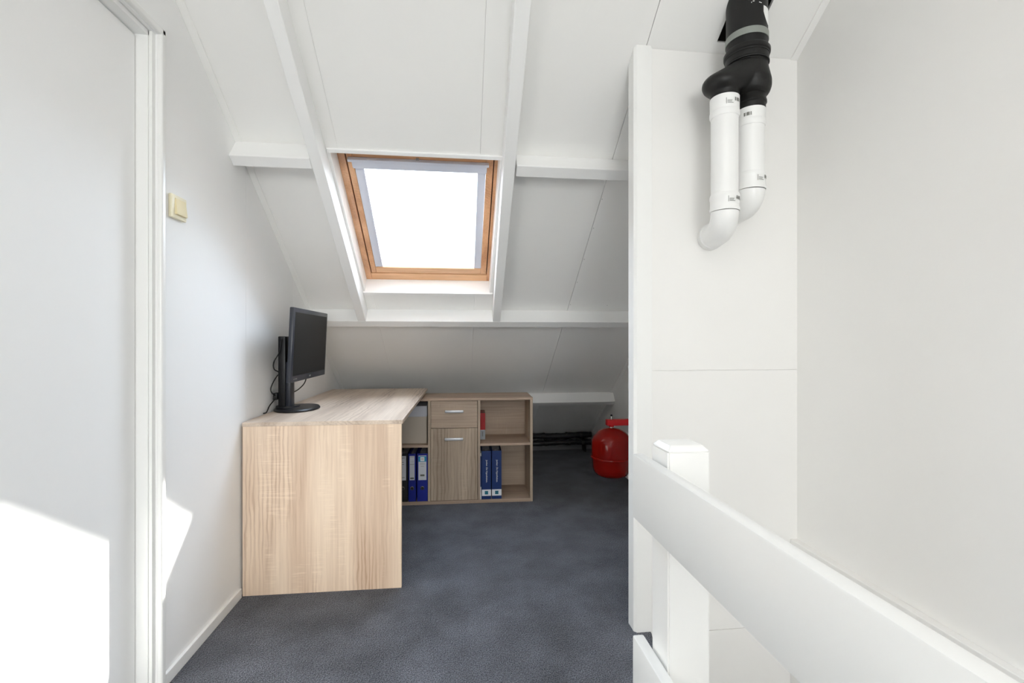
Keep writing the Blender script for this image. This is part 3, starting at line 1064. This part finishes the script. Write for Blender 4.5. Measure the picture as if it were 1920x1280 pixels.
hull(bm, ringpts(FX, FY, FR - 0.002, 2.062) + ringpts(RXc - 0.008, RYc, 0.073, 2.01) + ringpts(RXc - 0.004, RYc, 0.070, 1.990) + ringpts(RXc - 0.002, RYc, 0.062, 1.970) + ringpts(RXc, RYc, 0.050, 1.960))
lathe(bm, [(0.047, 1.9425), (0.047, 1.98)], (LXc, LYc), 40)
ad = t.part('branch_adapter', bm, M['flue'], smooth=True)
rm = ad.modifiers.new('weld', 'REMESH')
rm.mode = 'VOXEL'
rm.voxel_size = 0.0035
rm.use_smooth_shade = True
sm = ad.modifiers.new('soften', 'SMOOTH')
sm.iterations = 7
sm.factor = 0.6
bm = B()
lathe(bm, [(0.044, 1.905), (0.0475, 1.905), (0.0475, 1.930), (0.051, 1.934), (0.051, 1.942), (0.049, 1.945), (0.049, 1.968)], (RXc, RYc), 48, cap=False)
t.part('outlet_collar', bm, M['flue'], smooth=True)

def vent_pipe(cx, cy, ztop, zsock, zlow, zel, Rb, turn, label, marks):
    v = Thing('vent_pipe', (cx, cy, zel), label, 'pipe', group=None)
    bm = B()
    lathe(bm, [(PR, zlow), (PR, zsock + 0.01)], (cx, cy), 56)
    v.part('straight_pipe', bm, M['pvc'], smooth=True)
    bm = B()
    k = PR
    hgt = ztop - zsock
    lathe(bm, [(k - 0.002, zsock), (k + 0.0015, zsock + 0.001), (k + 0.0045, zsock + 0.008), (k + 0.0045, zsock + 0.020), (k + 0.0020, zsock + 0.024),
               (k + 0.0030, zsock + 0.027), (k + 0.0034, ztop), (k - 0.001, ztop)], (cx, cy), 56, cap=False)
    so = v.part('socket', bm, M['pvc'], smooth=True)
    # elbow with its upper and lower sockets
    bm = B()
    lathe(bm, [(k - 0.002, zlow + 0.002), (k + 0.0022, zlow), (k + 0.0042, zlow - 0.006), (k + 0.0042, zlow - 0.017), (k + 0.0025, zlow - 0.021), (k + 0.003, zlow - 0.045),
               (k + 0.0045, zlow - 0.050), (k + 0.0040, zlow - 0.060), (k + 0.0005, zel)], (cx, cy), 56, cap=False)
    d = Vector((math.sin(turn), math.cos(turn), 0))
    pts, rad = [], []
    for i in range(17):
        a = PI / 2 * i / 16
        pts.append(Vector((cx, cy, zel)) + d * (Rb * (1 - math.cos(a))) + Vector((0, 0, -Rb * math.sin(a))))
        rad.append(k + 0.0008)
    end = pts[-1]
    # distance to the wall along d
    dist = (1.652 - end.y) / d.y
    sk = max(0.0, dist - 0.048)
    for q_, r_ in ((sk, k + 0.0008), (sk + 0.003, k + 0.0040), (sk + 0.016, k + 0.0042), (sk + 0.019, k + 0.003), (dist + 0.004, k + 0.003)):
        pts.append(end + d * q_)
        rad.append(r_)
    if sk == 0.0:
        pts.pop(17)
        rad.pop(17)
    tube(bm, pts, k, 56, radii=rad)
    el = v.part('elbow', bm, M['pvc'], smooth=True)
    for (par, zz, a0, kind) in marks:
        par_o = so if par == 's' else el
        bm = B()
        ang = math.radians(a0)
        rr = k + 0.0042
        da = 0.0012 / rr
        if kind in ('bar', 'both'):
            a = ang
            for wv_, gap in ((4, 2), (1, 1), (1, 2), (4, 1), (3, 3), (1, 1), (2, 1)):
                cyl_patch(bm, cx, cy, rr, a, a + da * wv_ * 0.8, zz, zz + 0.012, 2)
                a += da * (wv_ + gap) * 0.8
        if kind in ('txt', 'both'):
            a = ang - 0.62
            cyl_patch(bm, cx, cy, rr, a, a + 0.03, zz - 0.010, zz + 0.010, 1)
            for j in range(3):
                cyl_patch(bm, cx, cy, rr, a + 0.08, a + 0.08 + (0.42, 0.30, 0.34)[j], zz - 0.008 + j * 0.004, zz - 0.0066 + j * 0.004, 5)
        v.part('printed_label', bm, M['ink'] if kind != 'txt' else M['inkl'], par_o, label='small grey printed barcode and text')
    return v
vent_pipe(LXc, LYc, 1.941, 1.871, 1.606, 1.547, 0.056, math.radians(12),
          'white plastic vent pipe with the lower elbow, front left of the pair',
          [('s', 1.913, -80, 'both'), ('e', 1.580, -72, 'both')])
vent_pipe(RXc, RYc, 1.912, 1.852, 1.690, 1.630, 0.048, math.radians(-2),
          'white plastic vent pipe with the higher elbow, partly behind its neighbour',
          [('s', 1.880, -150, 'bar'), ('e', 1.662, -62, 'both')])

# ------------------------------------------------------------------ expansion vessel
VX, VY = 1.060, 3.099
t = Thing('expansion_vessel', (VX, VY, 0.14), 'glossy red expansion vessel hanging from a red wall arm under the roof slope', 'expansion vessel')
R_ = 0.139
prof = [(0.0, 0.142), (0.055, 0.1435), (0.088, 0.150), (0.112, 0.163), (0.126, 0.183), (0.132, 0.21), (0.136, 0.262), (R_, 0.278), (R_, 0.290), (0.1395, 0.37), (0.137, 0.392),
        (0.128, 0.418), (0.110, 0.443), (0.085, 0.462), (0.055, 0.476), (0.02, 0.483), (0.0, 0.484)]
bm = B()
lathe(bm, prof, (VX, VY), 96)
t.part('tank', bm, M['red'], smooth=True)
bm = B()
lathe(bm, [(0.1365, 0.272), (0.1435, 0.2745), (0.1460, 0.280), (0.1435, 0.2855), (0.1365, 0.288)], (VX, VY), 96, cap=False)
t.part('seam_ring', bm, M['red'], smooth=True)
bm = B()
lathe(bm, [(0.0, 0.482), (0.013, 0.482), (0.013, 0.489), (0.010, 0.490), (0.010, 0.500), (0.0, 0.500)], (VX, VY), 24)
t.part('threaded_neck', bm, M['steel'], smooth=True)
bm = B()
box(bm, VX - 0.037, XR, VY - 0.024, VY + 0.024, 0.500, 0.541, 0.004)
lathe(bm, [(0.0, 0.490), (0.017, 0.490), (0.017, 0.502), (0.0, 0.502)], (VX, VY), 28)
t.part('wall_arm', bm, M['redarm'], smooth=True)
bm = B()
lathe(bm, [(0.0, 0.541), (0.010, 0.541), (0.010, 0.546), (0.006, 0.548), (0.004, 0.555), (0.0035, 0.566), (0.0, 0.567)], (VX, VY), 20)
v_ = t.part('vent_valve', bm, M['steel'], smooth=True)
bm = B()
box(bm, VX - 0.007, VX + 0.006, VY - 0.004, VY + 0.004, 0.564, 0.575, 0.001)
t.part('valve_cap', bm, M['blackpl'], v_)
# white pipe stub beside it on the floor
bm = B()
tube(bm, smooth_path([(1.20, 3.02, 0.010), (1.24, 2.93, 0.013), (1.31, 2.86, 0.013)], 8), 0.011, 14)
tag(link('floor_pipe', bm, M['pvc'], None, (1.25, 2.93, 0.0), True), 'short white pipe on the carpet below the red vessel', 'pipe')

# ------------------------------------------------------------------ pipes along the eave
def wrapped(y, z, r, label, x0, seed):
    rnd = random.Random(seed)
    t = Thing('heating_pipe', ((x0 + 1.2) / 2, y, 0.0), label, 'pipe')
    bm = B()
    N = 110
    pts = [(x0 + (1.30 - x0) * i / N, y + 0.004 * math.sin(i * 0.23 + seed), z + 0.004 * math.sin(i * 0.17 + seed * 2)) for i in range(N + 1)]
    rad = [r * (1 + 0.10 * math.sin(i * 0.9 + seed) * rnd.random()) for i in range(N + 1)]
    tube(bm, pts, r, 18, radii=rad)
    t.part('wrap', bm, M['foil'], smooth=True)
    for xx in (0.80, 1.03, 1.17):
        bm = B()
        tube(bm, [(xx + seed * 0.02 - 0.01, y, z), (xx + seed * 0.02 + 0.012, y, z)], r * 1.12, 18)
        t.part('tape_band', bm, M['rubber'], smooth=True)
wrapped(4.41, 0.155, 0.029, 'upper black foil wrapped pipe along the eave behind the cabinet', -0.85, 1)
wrapped(4.40, 0.088, 0.026, 'lower black foil wrapped pipe along the eave behind the cabinet', -0.85, 2)
bm = B()
box(bm, XL, XR, 4.47, 4.50, 0.0, 0.055, 0.002)
struct('baseboard_eave', bm, M['greyplank'])
# pipe clips standing on the floor
for k, xx in enumerate((-0.2, 0.62, 1.22)):
    bm = B()
    box(bm, xx, xx + 0.015, 4.36, 4.452, 0.0, 0.060, 0.001)
    box(bm, xx, xx + 0.015, 4.445, 4.455, 0.0, 0.155, 0.001)
    tag(link('pipe_bracket', bm, M['rubber'], None, (xx, 4.42, 0.0)),
        ('black pipe bracket at the far left of the eave pipes', 'black pipe bracket just past the cabinet', 'black pipe bracket near the right wall')[k], 'bracket', 'brackets under the eave pipes')

# ------------------------------------------------------------------ stair railing
t = Thing('stair_railing', (0.40, 0.79, 0.0), 'white painted stair railing with a square post and two flat rails', 'railing')
bm = B()
xa, xb, ya, yb, zt = 0.3625, 0.4400, 0.7600, 0.8280, 0.9130
c = 0.009
hexa(bm, [(xa, ya, 0.001), (xb, ya, 0.001), (xb, yb, 0.001), (xa, yb, 0.001), (xa, ya, zt - c), (xb, ya, zt - c), (xb, yb, zt - c), (xa, yb, zt - c)])
bmesh.ops.bevel(bm, geom=[e for e in bm.edges], offset=0.003, segments=2, affect='EDGES')
hexa(bm, [(xa, ya, zt - c - 0.001), (xb, ya, zt - c - 0.001), (xb, yb, zt - c - 0.001), (xa, yb, zt - c - 0.001),
          (xa + c, ya + c, zt), (xb - c, ya + c, zt), (xb - c, yb - c, zt), (xa + c, yb - c, zt)], 0.002)
t.part('post', bm, M['gloss'], smooth=True)
def rail(z0, z1, xo=0.0):
    bm = B()
    # runs from beyond the post towards (and past) the camera, drifting slightly right
    P = []
    for z in (z0, z1):
        P += [(0.337, 0.862, z), (0.3505, -0.70, z), (0.3735, -0.70, z), (0.3600, 0.862, z)]
    hexa(bm, P, 0.004)
    t.part('rail', bm, M['gloss'], smooth=True)
rail(0.752, 0.8770)
rail(0.396, 0.5210)
bm = B()
box(bm, 0.3755, 0.4510, -0.62, -0.55, 0.0, 0.913, 0.004)
t.part('post', bm, M['gloss'], smooth=True)
